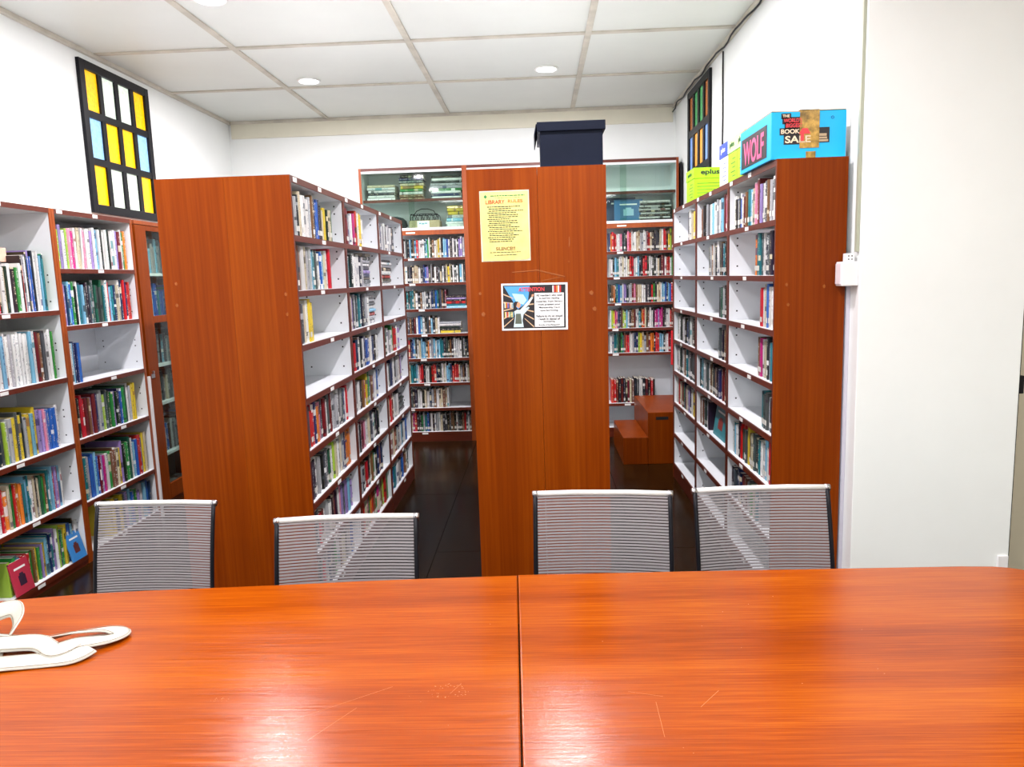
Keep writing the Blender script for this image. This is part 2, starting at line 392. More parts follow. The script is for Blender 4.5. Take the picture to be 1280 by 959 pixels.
def back_unit(i, label, zs):
    t = bookcase('bookcase', label, (-1.706+i*wb, 7.4291, 0), 0, wb, .35, 2.11, zs, upper=2.714, edge=EDGE, stile=EDGEO, st=.024, labels=(i != 1), holes=False)
    st = .024
    sh = link('shelf', boxes([(st, .0, 2.112, wb-st, .344, 2.136)]), t, WHITE)
    link('edging', boxes([(st, -.001, 2.066, wb-st, .008, 2.110)]), sh, EDGEO)
    if i != 1: link('shelf_label', boxes([(-.045, -.003, 0, .045, -.001, .014)]), sh, LABEL, (.48, 0, 2.08))
    s2 = link('shelf', boxes([(st, .05, 2.395, wb-st, .344, 2.415)]), t, WHITE)
    link('edging', boxes([(st, .042, 2.390, wb-st, .05, 2.417)]), s2, EDGE)
    link('door_track', boxes([(st, .002, 2.665, wb-st, .035, 2.686)]), t, WHITE)
    for a, c, y in ((st, .53, .012), (.47, wb-st, .022)):
        link('glass_door', boxes([(a, y, 2.138, c, y+.004, 2.664)]), t, GLASS)
    return t
BK.append(back_unit(0, 'tall back wall bookcase with glazed top, seen down the left aisle', ZK))
BK.append(back_unit(1, 'tall back wall bookcase mostly hidden behind the central end panel', ZK))
BK.append(back_unit(2, 'tall back wall bookcase with glazed top, seen down the right aisle', [z for z in ZK if abs(z-.60) > .01]))

# glass-door cabinet beside the left bookcases
gc = thing('glass_door_cabinet', 'reddish wooden cabinet with glass doors between left bookcase and wide end panel', 'cabinet', (-2.748, 5.145, 0), U3)
cw, cdp = .9, .33
for xx in (0, cw-.02): link('side_panel', boxes([(xx, .02, 0, xx+.02, cdp, 2.1)]), gc, PANEL)
link('top_panel', boxes([(0, .0, 2.075, cw, cdp, 2.1)]), gc, EDGEO)
link('back_panel', boxes([(.02, cdp-.006, .02, cw-.02, cdp, 2.075)]), gc, mat('grey backing', (.25, .27, .26), .6))
link('plinth', boxes([(.02, .02, 0, cw-.02, .04, .08)]), gc, PANEL)
for z in (.09, .42, .80, 1.08, 1.42, 1.74): link('shelf', boxes([(.02, .03, z-.02, cw-.02, cdp-.006, z)]), gc, WHITE)
for side in (0, 1):
    d = link('door', boxes([((.002 if side == 0 else .452), 0, .085, (.145 if side == 0 else .51), .02, 2.07), ((.39 if side == 0 else .755), 0, .085, (.448 if side == 0 else .898), .02, 2.07)] +
        [((.145 if side == 0 else .51), 0, z0, (.39 if side == 0 else .755), .02, z1) for z0, z1 in ((.085, .20), (1.385, 1.435), (2.035, 2.07))], .002), gc, PANEL)
    for z0, z1 in ((.20, 1.385), (1.435, 2.035)):
        link('glass_pane', boxes([((.145 if side == 0 else .51), .008, z0, (.39 if side == 0 else .755), .012, z1)]), d, GLASS)
    if side == 0:
        link('lock', boxes([(.03, -.004, 1.00, .075, 0, 1.03), (.045, -.012, 1.035, .06, 0, 1.05)], .001), d, CHROME)
tag(box('cable_trunking', -2.75, 5.119, .0, -2.735, 5.138, 1.02, PLASTIC), 'thin white trunking between white bookcase and glass door cabinet', 'cable trunking')

# ------------------------------------------------------------------ books
def book_geo(w, h, d, col, ink, seed, label, mat4, acc, hard=False):
    """append one book's cover, pages and spine label to acc = dict of three lists; local spine at y=0, bottom z=0, x centred"""
    t = .0022 if hard else .0012; r = min(.3*w, .008)
    ou = [(-w/2, d), (-w/2, r), (-w/4, r*.25), (w/4, r*.25), (w/2, r), (w/2, d)]
    inn = [(-w/2+t, d), (-w/2+t, r+t), (-w/4, r*.25+t), (w/4, r*.25+t), (w/2-t, r+t), (w/2-t, d)]
    v, f, uvs, cols = acc['cover']
    b = len(v); n = 6
    for z in (0, h):
        for p in ou: v.append(mat4 @ Vector((p[0], p[1], z)))
        for p in inn: v.append(mat4 @ Vector((p[0], p[1], z)))
    def q(idx, uv=None):
        f.append(tuple(b+i for i in idx)); uvs.append(uv or [(-1, 0)]*4); cols.append((col, ink))
    for i in range(5):
        u0, u1 = [(0, 0), (.0, .25), (.25, .75), (.75, 1), (0, 0)][i]
        uv = [(seed+.02+.96*u0, 0), (seed+.02+.96*u1, 0), (seed+.02+.96*u1, 1), (seed+.02+.96*u0, 1)] if 0 < i < 4 else None
        q((i, i+1, 12+i+1, 12+i), uv)
        q((6+i+1, 6+i, 18+i, 18+i+1))
        q((i, 6+i, 6+i+1, i+1)); q((12+i, 12+i+1, 18+i+1, 18+i))
    q((0, 12, 18, 6)); q((5, 11, 23, 17))
    v, f, uvs, cols = acc['pages']; b = len(v); o = .003 if hard else .0008
    for z in (o, h-o):
        for x_, y_ in ((-w/2+t, r+t), (w/2-t, r+t), (w/2-t, d-o-.001), (-w/2+t, d-o-.001)): v.append(mat4 @ Vector((x_, y_, z)))
    for qd in ((0, 3, 2, 1), (4, 5, 6, 7), (2, 3, 7, 6)): f.append(tuple(b+i for i in qd)); uvs.append([(-1, 0)]*4); cols.append(((.7, .66, .56), ink))
    if label:
        v, f, uvs, cols = acc['spine_label']; b = len(v); ww = w*.46; z0 = .022
        for y_ in (r*.25-.0008, r*.25+.0001):
            for x_, z_ in ((-ww, z0), (ww, z0), (ww, z0+.024), (-ww, z0+.024)): v.append(mat4 @ Vector((x_, y_, z_)))
        for qd in ((0, 1, 2, 3), (0, 4, 5, 1), (2, 6, 7, 3), (1, 5, 6, 2), (0, 3, 7, 4)): f.append(tuple(b+i for i in qd)); uvs.append([(-1, 0)]*4); cols.append(((.62, .61, .56), ink))
def new_acc(): return {k: ([], [], [], []) for k in ('cover', 'pages', 'spine_label')}
def acc_mesh(parts):
    V, F, UV, C = [], [], [], []
    for (v, f, uv, c) in parts:
        b = len(V); V += [tuple(p) for p in v]; F += [tuple(b+i for i in q) for q in f]; UV += uv; C += c
    me = pydata(V, F, 'books')
    ul = me.uv_layers.new(name='uv'); flat = []
    for q in UV:
        for a in q: flat += a
    ul.data.foreach_set('uv', flat)
    for nm, k_ in (('col', 0), ('ink', 1)):
        at = me.color_attributes.new(nm, 'FLOAT_COLOR', 'CORNER'); fl = []
        for c in C: fl += [*c[k_], 1]*4
        at.data.foreach_set('color', fl)
    me.materials.append(BOOK); return me
BOOKS = []
_seed = [1]
INK = dict(w='kdnskmt', k='wesde', n='wese', b='wen', c='wnk', t='wek', g='wek', l='kwg', y='knu', o='kwn', r='wke', m='ewk', p='wkm', v='wkn', s='knw', e='ukd', d='wsk', u='ewk', f='wek', a='wek')
def jit(c): 
    k_ = random.uniform(.8, 1.15); return tuple(min(.9, max(.004, x*k_+random.uniform(-.01, .01))) for x in c)
def fill(unit, x0, x1, z, depth, spec, hmin=.17, hmax=.215, inset=.02, lab=False, where='', dd=(.12, .17)):
    """spec: letters = upright books left to right across x0..x1; '.'=gap; '/' leans the next book"""
    n = len(spec.replace('/', '')); ws = [random.uniform(.7, 1.35) for _ in range(n)]; k_ = (x1-x0)/sum(ws); x = x0; i = 0; lean = 0; cnt = 0
    for ch in spec:
        if ch == '/': lean = 1; continue
        w = ws[i]*k_; i += 1
        if ch != '.':
            cnt += 1
            h = random.uniform(hmin, hmax); d = min(depth-inset-.02, random.uniform(*dd)+.02)
            a = math.radians(4) if lean else random.choice((0, 0, 0, random.uniform(-.012, .012)))
            m4 = Matrix.Translation((x+w/2, inset+random.uniform(0, .012), z+.0005+abs(math.sin(a))*w/2)) @ Matrix.Rotation(a, 4, 'Y')
            BOOKS.append(dict(unit=unit, m=m4, w=w*random.uniform(.80, .93), h=h, d=d, ch=ch, lab=lab and random.random() < .55, where=where, idx=cnt, hard=random.random() < .3, flat=False))
        lean = 0; x += w
def stack(unit, x0, x1, z, spec, th=.024, inset=.03, where='', d=.2, lab=False):
    """a pile of lying books, bottom first, spines outward"""
    zz = z+.0005
    for i, ch in enumerate(spec):
        t = th*random.uniform(.8, 1.25); hh = (x1-x0)*random.uniform(.88, 1)
        m4 = Matrix.Translation(((x0+x1)/2-hh/2+random.uniform(-.008, .008), inset+random.uniform(0, .015), zz+t/2)) @ Matrix.Rotation(math.radians(90), 4, 'Y')
        BOOKS.append(dict(unit=unit, m=m4, w=t*.97, h=hh, d=d, ch=ch, lab=lab, where=where, idx=i+1, hard=random.random() < .4, flat=True)); zz += t

# left wall bookcase A (x from 0 = nearest); visible part is from about .3
A = 'leftmost bookcase'; B = 'bookcase under the yellow window'
fill(LA, .24, .62, 1.525, .33, 'ewoswpssrkwekwkgwr', .235, .27, .03, where=('top shelf', A), dd=(.18, .24))
fill(LA, .60, .80, 1.525, .33, 'kswkbvbkwwsctg', .30, .335, .03, where=('top shelf, right end', A), dd=(.18, .24))
fill(LA, .15, .62, 1.134, .33, 'vnwwwvwcwwcwwswwwwwwc', .27, .29, .03, where=('second shelf', A), dd=(.2, .26))
fill(LA, .61, .80, 1.134, .33, 'wwmuddwwg', .265, .29, .03, where=('second shelf, right end', A), dd=(.2, .26))
fill(LA, .10, .78, .742, .33, 'rocsnsykdlwsydyksycyvvpvbbbw', .22, .265, .03, where=('third shelf', A), dd=(.2, .26))
fill(LA, .05, .40, .40, .33, 'ornowrewroegroo', .21, .24, .03, where=('fourth shelf', A), dd=(.2, .26))
fill(LA, .40, .74, .40, .33, 'tctwwekefgutccrvpcw', .21, .255, .03, where=('fourth shelf, right half', A), dd=(.2, .26))
fill(LA, .22, .50, .056, .33, 'lygtcrarrguygv', .17, .20, .03, where=('bottom shelf', A), dd=(.16, .2))
fill(LA, .50, .83, .056, .33, 'yctntvwlngyybbckww', .19, .25, .03, where=('bottom shelf, right half', A), dd=(.18, .22))
fill(LB, .03, .42, 1.762, .33, 'ylvwlpaw/ee/wpwwv', .22, .255, .02, where=('top shelf', B), dd=(.2, .25))
fill(LB, .42, .80, 1.762, .33, 'wcwkwwkwwwvmwgo', .235, .262, .02, where=('top shelf, right half', B), dd=(.2, .25))
fill(LB, .03, .80, 1.428, .33, 'bvncbgkwtcdkdtdfddftwrctnewnrnrr', .22, .27, .02, where=('second shelf', B), dd=(.2, .25))
fill(LB, .03, .16, 1.082, .33, 'cwcnnb', .23, .25, .02, where=('third shelf', B), dd=(.2, .25))
fill(LB, .08, .72, .748, .33, 'krrmuvmnssldfgvknbgfwsyy', .22, .26, .02, where=('fourth shelf', B), dd=(.18, .22))
fill(LB, .04, .80, .362, .33, 'gtsbbcbmvawguueyvkggfwcbrrbye', .23, .29, .02, where=('fifth shelf', B), dd=(.2, .25))
fill(LB, .30, .80, .056, .33, 'yyk/ynvcbgvwcbn', .20, .26, .02, where=('bottom shelf', B), dd=(.2, .25))
# left aisle unit: rows from the top
N1, N2, N3 = 'nearest left aisle bay', 'middle left aisle bay', 'far left aisle bay'
def rows(unit, name, items, w):
    names = {7: 'top shelf', 6: 'second shelf', 5: 'third shelf', 4: 'fourth shelf', 3: 'fifth shelf', 2: 'sixth shelf', 1: 'seventh shelf', 0: 'bottom shelf'}
    for (k_, a, c, spec, h0, h1, lab) in items: fill(unit, a*w, c*w, ZS[k_], .29, spec, h0, h1, .018, lab, (names[k_], name))
rows(LU[0], N1, [(7, .02, .62, 'mksskewwwwsunbbkk', .17, .21, True), (7, .62, .82, 'eykef', .15, .17, True), (6, .05, .72, 'kuduwessctdwbcewr', .17, .205, True), (5, .02, .32, 'nndeewyy', .17, .205, True),
     (3, .02, .55, 'kwdrrnopdmwdm', .17, .205, True), (3, .55, .92, 'wsswksdnwr', .18, .205, True), (2, .02, .60, 'kwkkwsskddfwle', .17, .2, True), (2, .62, .93, 'wsesnooo', .18, .21, True), (1, .02, .92, 'wsdrmwswkmkwpvdvctv', .15, .195, True), (0, .05, .85, 'wkrsndgwueksb', .15, .19, True)], bwL)
rows(LU[1], N2, [(7, .03, .62, 'wcnmswwarewyyw', .17, .215, True), (6, .03, .58, 'wctkwwwks', .17, .205, True), (5, .03, .66, 'wevdsdtkdsw', .17, .205, True), (4, .03, .88, 'rmrnuwkwnbbewnkw', .16, .2, True),
     (3, .03, .85, 'kdsdwkuryngsuvwnb', .16, .2, True), (2, .03, .80, 'wcskmmpwedwfkk', .16, .205, True), (1, .03, .85, 'dwskurkeugwknmmn', .16, .2, True), (0, .03, .98, 'uprepgorugaeulrug', .17, .205, True)], bwL)
rows(LU[2], N3, [(7, .03, .72, 'rwsnwswkwswkd', .17, .205, True), (6, .03, .16, 'wks', .17, .205, True), (4, .03, .75, 'wcfwswgrrwv', .16, .2, True), (3, .03, .82, 'wkswdnwkswuv', .16, .2, True), (2, .03, .62, 'udermwswk', .16, .2, True),
     (1, .03, .88, 'ruwerusnwckwb', .16, .2, True), (0, .03, .9, 'enbtcwsnbvuwk', .15, .2, True)], bwL)
stack(LU[1], .60*bwL, .84*bwL, ZS[6], 'sdknvdwsde', .0205, where=('second shelf', N2))
stack(LU[1], .67*bwL, .93*bwL, ZS[5], 'ssrcwdsws', .0225, where=('third shelf', N2))
stack(LU[2], .18*bwL, .62*bwL, ZS[6], 'wkrwkswk', .022, where=('second shelf', N3))
stack(LU[2], .62*bwL, .88*bwL, ZS[2], 'kdkkd', .026, where=('sixth shelf', N3))
# right unit (local x from far to near)
R1n, R2n, R3n = 'nearest right wall bay', 'middle right wall bay', 'far right wall bay'
rows(RU[0], R1n, [(7, .04, .5, 'wkskwbwmuktcwe', .15, .185, True), (7, .5, .95, 'pamvkwduskwky', .18, .215, True), (6, .50, .97, 'ottdwdkdkbnw', .18, .205, True), (5, .62, .97, 'rrwebwwem', .17, .205, True),
     (4, .60, .97, 'uawekkstcv', .17, .2, True), (3, .68, .97, 'tddsksn', .16, .2, True), (2, .04, .97, 'wtcwkrfrdyuedktwscwrbw', .16, .205, True), (1, .04, .72, 'kdnnmusdgets', .15, .185, True)], bwR)
rows(RU[1], R2n, [(7, .06, .97, 'ukksdwcwwswcmpvp', .17, .215, True), (6, .30, .97, 'ksuwekwkuktkwrr', .16, .205, True), (5, .65, .97, 'dfskks', .17, .2, True), (4, .65, .97, 'dskuvb', .17, .2, True),
     (3, .03, .97, 'kctsddwuekduknsmrkct', .16, .2, True), (2, .03, .36, 'uwudksk', .16, .195, True)], bwR)
rows(RU[2], R3n, [(7, .50, .97, 'kweeyws', .17, .205, True), (6, .9, .99, 'mr', .17, .2, True), (4, .03, .97, 'fwkkwsknsdwkkwdk', .17, .205, True), (3, .03, .97, 'kwkdwugtsndkdsk', .17, .205, True), (2, .03, .97, 'wureumgnuesvkwmyksm', .16, .205, True)], bwR)
stack(RU[0], .55*bwR, .95*bwR, ZS[1]+.0, 'ku', .025, inset=.16, where=('seventh shelf, at the back', R1n), d=.1)
# back wall
K1, K3 = 'left back bookcase', 'right back bookcase'
def brows(unit, name, items):
    names = {7: 'top shelf', 6: 'second shelf', 5: 'third shelf', 4: 'fourth shelf', 3: 'fifth shelf', 2: 'sixth shelf', 1: 'seventh shelf', 0: 'bottom shelf'}
    for (k_, a, c, spec, h0, h1) in items: fill(unit, a, c, ZK[k_], .35, spec, h0, h1, .03, True, (names[k_], name), dd=(.14, .18))
brows(BK[0], K1, [(7, .36, 1.0, 'wkwdkckucrwwwtcgwkuweyekccbwkwkwkvvs', .16, .20), (6, .36, 1.0, 'eewkdkeeewkdnbvkskwkdkskeyekwkwdcwk', .15, .185), (5, .36, .80, 'mktkttewkuswdksndbtkdukm', .15, .19),
     (4, .36, .72, 'kudukmwbcwkduckew', .15, .18), (3, .36, 1.0, 'nbrnbckweccckowscwccttkdkuksswwkskk', .16, .20), (2, .36, 1.0, 'kettcwrrkwwkrrrnkdwewccnrrresukwe', .16, .195), (1, .36, .78, 'kkdkkwwkewnsuweeuew', .16, .20), (0, .36, 1.0, 'wearkkgstbdwkwswekdkduukwdkkurdwu', .16, .20)])
stack(BK[0], .78, 1.0, ZK[5], 'ctrkvk', .021, where=('third shelf', K1), d=.16)
stack(BK[0], .72, .94, ZK[4], 'ykkws', .022, where=('fourth shelf', K1), d=.16)
brows(BK[2], K3, [(7, .36, 1.0, 'norrrwwpkdkprwwweesswwmrekkdkewrrkylue', .165, .205), (6, .36, 1.0, 'wwkctwwewwerrwwckkrrkwwkkwekmmwrrwgk', .165, .20), (5, .36, 1.0, 'kuoktbcwvvkssmpueewwddkrgkeewccbkcbrm', .165, .195),
     (4, .36, .98, 'wlyapnkullcwkuumwwtkorekuwwkaavaakkwwrm', .16, .20), (3, .36, .98, 'wsttfkgturrwwsnnlyesumookrrcckwwrkk', .16, .20), (1, .36, .80, 'rrmkmkkmeukdwwkmkrk', .225, .25)])
# glazed top cupboards
g1, g2, g3, g4, g5, g6 = [('upper cupboard, '+s, K1) for s in ('left pile', 'centre pile', 'right pile', 'lower right pile', 'x', 'y')]
stack(BK[0], .05, .34, 2.415, 'wwkwwe', .025, .08, where=g1, d=.22)
stack(BK[0], .37, .62, 2.415, 'uuwgyednk', .027, .08, where=g2, d=.2)
stack(BK[0], .68, 1.0, 2.415, 'wnwgsskwk', .023, .08, where=g3, d=.2)
stack(BK[0], .83, 1.0, 2.136, 'wwcwyyy', .027, .08, where=g4, d=.2)
stack(BK[2], .66, .97, 2.136, 'kwkwkwkwkw', .019, .08, where=('upper cupboard, right pile', K3), d=.2)
# glass door cabinet
for z, sp in ((1.74, 'csscbscsscss'), (1.42, 'bbtbbcbbtb'), (1.08, 'sdfsdskcds'), (.80, 'dsdksfdsed'), (.42, 'sdkfnsbdsd')):
    fill(gc, .10, .80, z, .33, sp*2, .17, .25, .06, False, ('shelf behind the glass', 'the glass door cabinet'), dd=(.15, .2))

for b in BOOKS: b['xm'] = b['m'].translation.x
bpy.context.view_layer.update()
CHR = [((112, 622), (274, 745)), ((343, 645), (523, 740)), ((667, 612), (838, 725)), ((868, 606), (1043, 722))]
for b in BOOKS:
    M0 = b['unit'].matrix_world @ b['m']
    ps = [px(M0 @ Vector((sx*b['w']/2, 0, z))) for sx in (-1, 1) for z in (0, b['h'])]
    xs = [p[0] for p in ps]; ys = [p[1] for p in ps]
    cx, cy = sum(xs)/4, sum(ys)/4
    if b['flat']: a = (max(xs)-min(xs))*(max(ys)-min(ys))
    else: a = (abs(ps[2][0]-ps[0][0])+abs(ps[3][0]-ps[1][0]))/2*(max(ys)-min(ys))
    hid = any(q[0][0] < cx < q[1][0] and q[0][1] < cy < q[1][1] for q in CHR) or cy > 752-cx*.03
    b['vis'] = 0 if (max(xs) < 0 or hid) else a
    if b['where'][0].startswith('shelf behind'): b['vis'] = 0
    b['off'] = max(xs) < -60; b['sx'] = cx; b['mx'] = max(xs)
BOOKS = [b for b in BOOKS if not b['off']]
for b in BOOKS:
    if not b['flat']: b['where'] = (b['where'][0].split(',')[0], b['where'][1])
seq = {}
for b in sorted([b for b in BOOKS if not b['flat']], key=lambda b: b['sx']):
    if b['mx'] < -1: continue
    k_ = b['where']; seq[k_] = seq.get(k_, 0)+1; b['idx'] = seq[k_]
order = sorted(range(len(BOOKS)), key=lambda i: -BOOKS[i]['vis'])
single = set(order[:300])
rest = new_acc(); used = {}
ordn = lambda n: '%d%s' % (n, 'th' if 10 < n % 100 < 20 else {1: 'st', 2: 'nd', 3: 'rd'}.get(n % 10, 'th'))
for i, b in enumerate(BOOKS):
    _seed[0] += 1; seed = _seed[0] % 400+1
    col = jit(tuple(v_*.80 for v_ in COLR[b['ch']])); ink = jit(COLR[random.choice(INK[b['ch']])])
    if i in single:
        acc = new_acc(); book_geo(b['w'], b['h'], b['d'], col, ink, seed, b['lab'], Matrix.Identity(4), acc, b['hard'])
        o = link('book', acc_mesh([acc['cover']])); o.matrix_world = b['unit'].matrix_world @ b['m']
        link('pages', acc_mesh([acc['pages']]), o)
        if b['lab']: link('spine_label', acc_mesh([acc['spine_label']]), o)
        sh, un = b['where']
        if b['flat']: lb = '%s book lying %s up in the pile, %s, %s' % (CNAME[b['ch']], ordn(b['idx']), sh, un)
        else: lb = '%s book, %s from the left, %s, %s' % (CNAME[b['ch']], ordn(b['idx']), sh, un)
        tag(o, lb, 'book', 'books on the '+sh.split(',')[0]+' of the '+un)
    else:
        book_geo(b['w'], b['h'], b['d'], col, ink, seed, b['lab'], b['unit'].matrix_world @ b['m'], rest, b['hard'])
o = link('shelved_books', acc_mesh([rest['cover'], rest['pages'], rest['spine_label']]))
tag(o, 'smaller and farther books filling the remaining shelves of all bookcases', 'books', kind='stuff')
print('BOOKS', len(BOOKS), 'single', len(single))

# face-out books and small things on shelves
def faceout(unit, x, z, w, h, col, ink, label, lean=8, y=.012, th=.012):
    acc = new_acc(); book_geo(th, h, w, col, ink, 3, False, Matrix.Identity(4), acc)
    o = link('book', acc_mesh([acc['cover']]))
    o.matrix_world = unit.matrix_world @ Matrix.Translation((x, y+th/2, z+.001)) @ Matrix.Rotation(math.radians(-lean), 4, 'X') @ Matrix.Rotation(math.radians(-90), 4, 'Z')
    link('pages', acc_mesh([acc['pages']]), o)
    # printed front cover: emblem and title bar, lying on the face (local -x/+x side)
    x0 = th/2
    link('cover_picture', boxes([(x0+.0001, w*.32, h*.25, x0+.0008, w*.68, h*.55), (x0+.0001, w*.4, h*.5, x0+.0009, w*.6, h*.62)]), o, mat('cover print', ink, .5))
    link('cover_title', boxes([(x0+.0001, w*.2, h*.74, x0+.0008, w*.8, h*.80)]), o, LABEL)
    tag(o, label, 'book'); return o
faceout(LA, .70, .056, .13, .17, (.04, .22, .55), (.10, .02, .02), 'blue picture book facing out at right end of lowest left shelf', 14, y=.0, th=.012)
faceout(LA, .22, .056, .14, .18, (.45, .03, .06), (.03, .01, .03), 'red book facing out at the bottom left corner of leftmost bookcase', 10, y=.0, th=.012)
faceout(RU[1], .46*bwR, ZS[2], .30, .20, (.02, .22, .26), (.25, .03, .02), 'teal book facing out on sixth shelf of middle right wall bay', 8, y=.03)
faceout(BK[2], .42, 2.136, .28, .21, (.03, .14, .32), (.35, .55, .70), 'blue landscape book standing inside the right glazed cupboard', 6, y=.10)
faceout(BK[2], .34, 2.136, .30, .235, (.008, .03, .09), (.05, .1, .2), 'dark navy folder standing behind the blue landscape book', 6, y=.17)
# left cupboard: dark bag, carton with wire basket
bag = lathe([(.0, 0), (.10, .0), (.13, .03), (.12, .08), (.085, .11), (.03, .125), (.0, .127)], 20)
t = link('black_bag', bag, None, mat('black cloth', (.02, .03, .035), .7)); t.location = (-1.706+.30, 7.60, 2.1365); t.scale = (1, .8, 1)
tag(t, 'rounded dark cloth bag in the lower left of glazed cupboard', 'bag')
ct = thing('carton', 'open brown carton with white label inside the glazed cupboard', 'box', (-1.706+.46, 7.50, 2.1365))
KR = grainy('brown card', (.45, .33, .2), .1, 20)
link('carton_body', boxes([(0, 0, 0, .30, .005, .075), (0, .195, 0, .30, .2, .075), (0, .005, 0, .005, .195, .075), (.295, .005, 0, .3, .195, .075), (.005, .005, 0, .295, .195, .005)]), ct, KR)
link('paper_label', boxes([(.08, -.001, .005, .20, 0, .07)]), ct, LABEL)
link('label_marks', boxes([(.10, -.0018, .040, .118, -.001, .050), (.124, -.0018, .036, .150, -.001, .046), (.156, -.0018, .040, .178, -.001, .050)]), ct, mat('blue ink', (.1, .3, .5)))
wbk = thing('wire_basket', 'black wire basket with arched handle sitting in the brown carton', 'basket', (-1.706+.475, 7.52, 2.143))
for yy in (0, .14):
    for k_ in range(5):
        cx0 = .02+k_*.058
        link('wire', tube([(cx0+.026*math.cos(a_*math.pi/6), yy, .09+.04*math.sin(a_*math.pi/6)) for a_ in range(12)], .003, 6, True), wbk, BLACK)
link('handle', tube([(.0, .07, .10), (.05, .07, .165), (.10, .07, .185), (.16, .07, .185), (.22, .07, .165), (.26, .07, .10)], .004, 6), wbk, BLACK)
link('rim', tube([(0, 0, .13), (.26, 0, .13), (.26, .14, .13), (0, .14, .13)], .004, 6, True), wbk, BLACK)
link('base', boxes([(0, 0, 0, .26, .14, .006)]), wbk, BLACK)
for xx in (0, .26):
    for yy in (0, .14): link('post', tube([(xx, yy, 0), (xx, yy, .13)], .004, 6), wbk, BLACK)
pk = link('pink_carton', boxes([(0, 0, 0, .17, .12, .075)], .003), None, grainy('pink card', (.78, .48, .36), .08, 20))
pk.matrix_world = LA.matrix_world @ Matrix.Translation((.44, .11, 1.525+.272)); tag(pk, 'pale pink block lying on top of books, leftmost bookcase top shelf', 'box')

# ------------------------------------------------------------------ step stool in the right aisle
ss = thing('step_stool', 'brown wooden two-step stool at the end of the right aisle', 'stool', (.70, 6.318, 0))
link('lower_step', boxes([(0, 0, 0, .21, .80, .236)], .004), ss, PANEL)
up = link('upper_step', boxes([(.212, 0, 0, .60, .92, .45)], .004), ss, PANEL)
link('handle_slot', boxes([(.28, -.001, .385, .385, .0, .412)]), up, HOLE)
tag(link('coiled_cable', tube([(.05*math.cos(a)*(1+.1*math.sin(3*a)), .035*math.sin(a), .012+.006*math.sin(5*a)) for a in [i*math.pi/10 for i in range(60)]], .0045, 6),
         None, mat('green cable', (.25, .5, .1), .5), (1.20, 7.50, .3505)), 'small coil of green cable on low shelf above the step stool', 'cable')
tag(link('red_lanyard', boxes([(0, 0, 0, .035, .012, .34)], .004), None, mat('red ribbon', (.6, .01, .02), .5), (1.30, 7.414, .72)), 'red ribbon hanging beside the back shelves of the right aisle', 'lanyard')

# ------------------------------------------------------------------ on top of the bookcases
bb = thing('storage_box', 'black storage box with overhanging lid on top of central bookcase', 'box', (.016, 3.375, 2.101))
link('box_body', boxes([(.012, .01, 0, .285, .40, .165)], .003), bb, NAVY)
link('lid', prism([(0, 0), (.297, 0), (.297, .415), (0, .415)], .150, .190, .003), bb, NAVY)
flap = link('lid_flap', boxes([(-.004, .02, -.05, 0, .40, 0)]), bb, NAVY, (0, 0, .185)); flap.rotation_euler = (0, math.radians(12), 0)

CY = grainy('sky blue card', (.0, .42, .80), .04, 6, .4)
PKM = mat('pink print', (.80, .10, .25)); CRM = mat('cream print', (.85, .68, .48)); RDM = mat('red print', (.75, .05, .06)); INKB = mat('black print', (.015, .01, .012))
TAPE = grainy('brown parcel tape', (.40, .24, .05), .6, 25, .25)
bl_ = thing('carton', 'sky blue printed carton sealed with brown tape, atop the right end panel', 'box', (1.035, 3.42, 2.101))
link('carton_body', boxes([(0, 0, 0, .322, .50, .20)], .003), bl_, CY)
link('carton_side', boxes([(.3225, .002, .001, .3235, .498, .198)]), bl_, WHITE)
for x0, x1, a in ((0, .158, 6), (.164, .322, -4)):
    f_ = link('top_flap', boxes([(x0, 0, 0, x1, .50, .003)]), bl_, KR, (0, 0, .2015)); f_.rotation_euler = (0, math.radians(a if a > 0 else 0)*.3, 0)
tp = link('tape', boxes([(.122, -.0022, .045, .206, -.0015, .202), (.150, -.0022, .0, .192, -.0015, .03), (.122, -.0022, .2055, .206, .5, .2062)]), bl_, TAPE)
def sign(s, x, z, w, h, m, y, parent, back=True):
    if back: link('print_shadow', boxes([(x-w/2-.006, y, z-h/2-.006, x+w/2+.006, y+.0004, z+h/2+.005)]), parent, INKB)
    o = link('lettering', text_mesh(s, w, h, .0004), parent, m); o.location = (x, y-.0006, z); return o
sign('THE', .063, .182, .030, .012, CRM, -.0012, bl_)
sign("WORLD'S", .092, .163, .078, .018, RDM, -.0012, bl_)
sign('BIGGEST', .098, .142, .070, .018, RDM, -.0012, bl_)
sign('BOOK', .082, .117, .080, .019, CRM, -.0012, bl_)
sign('SALE', .115, .083, .110, .030, CRM, -.0012, bl_)
link('arrow_print', pydata([(.118, -.004, .105), (.168, -.004, .105), (.155, -.004, .128), (.132, -.004, .128), (.126, -.004, .075), (.140, -.004, .075), (.140, -.004, .105), (.126, -.004, .105)], [(0, 1, 2, 3), (4, 5, 6, 7)]), bl_, RDM)
link('book_pile_print', boxes([(.175, -.002, .070, .245, -.0008, .079), (.180, -.002, .082, .240, -.0008, .090), (.190, -.002, .093, .238, -.0008, .104)]), bl_, KR)
link('book_pile_outline', boxes([(.172, -.0012, .066, .250, -.0004, .130)]), bl_, INKB)
link('round_stamp', tube([(.262+.006*math.cos(a*math.pi/6), -.001, .170+.006*math.sin(a*math.pi/6)) for a in range(12)], .001, 5, True), bl_, mat('blue print', (0, .1, .35)))
sp_ = link('side_print', boxes([(-.0016, .06, .02, -.0004, .47, .16)]), bl_, INKB)
sd = link('side_lettering', text_mesh('WOLF', .33, .11, .0004), bl_, PKM); sd.rotation_euler = (0, 0, -U3); sd.location = (-.0024, .265, .085)
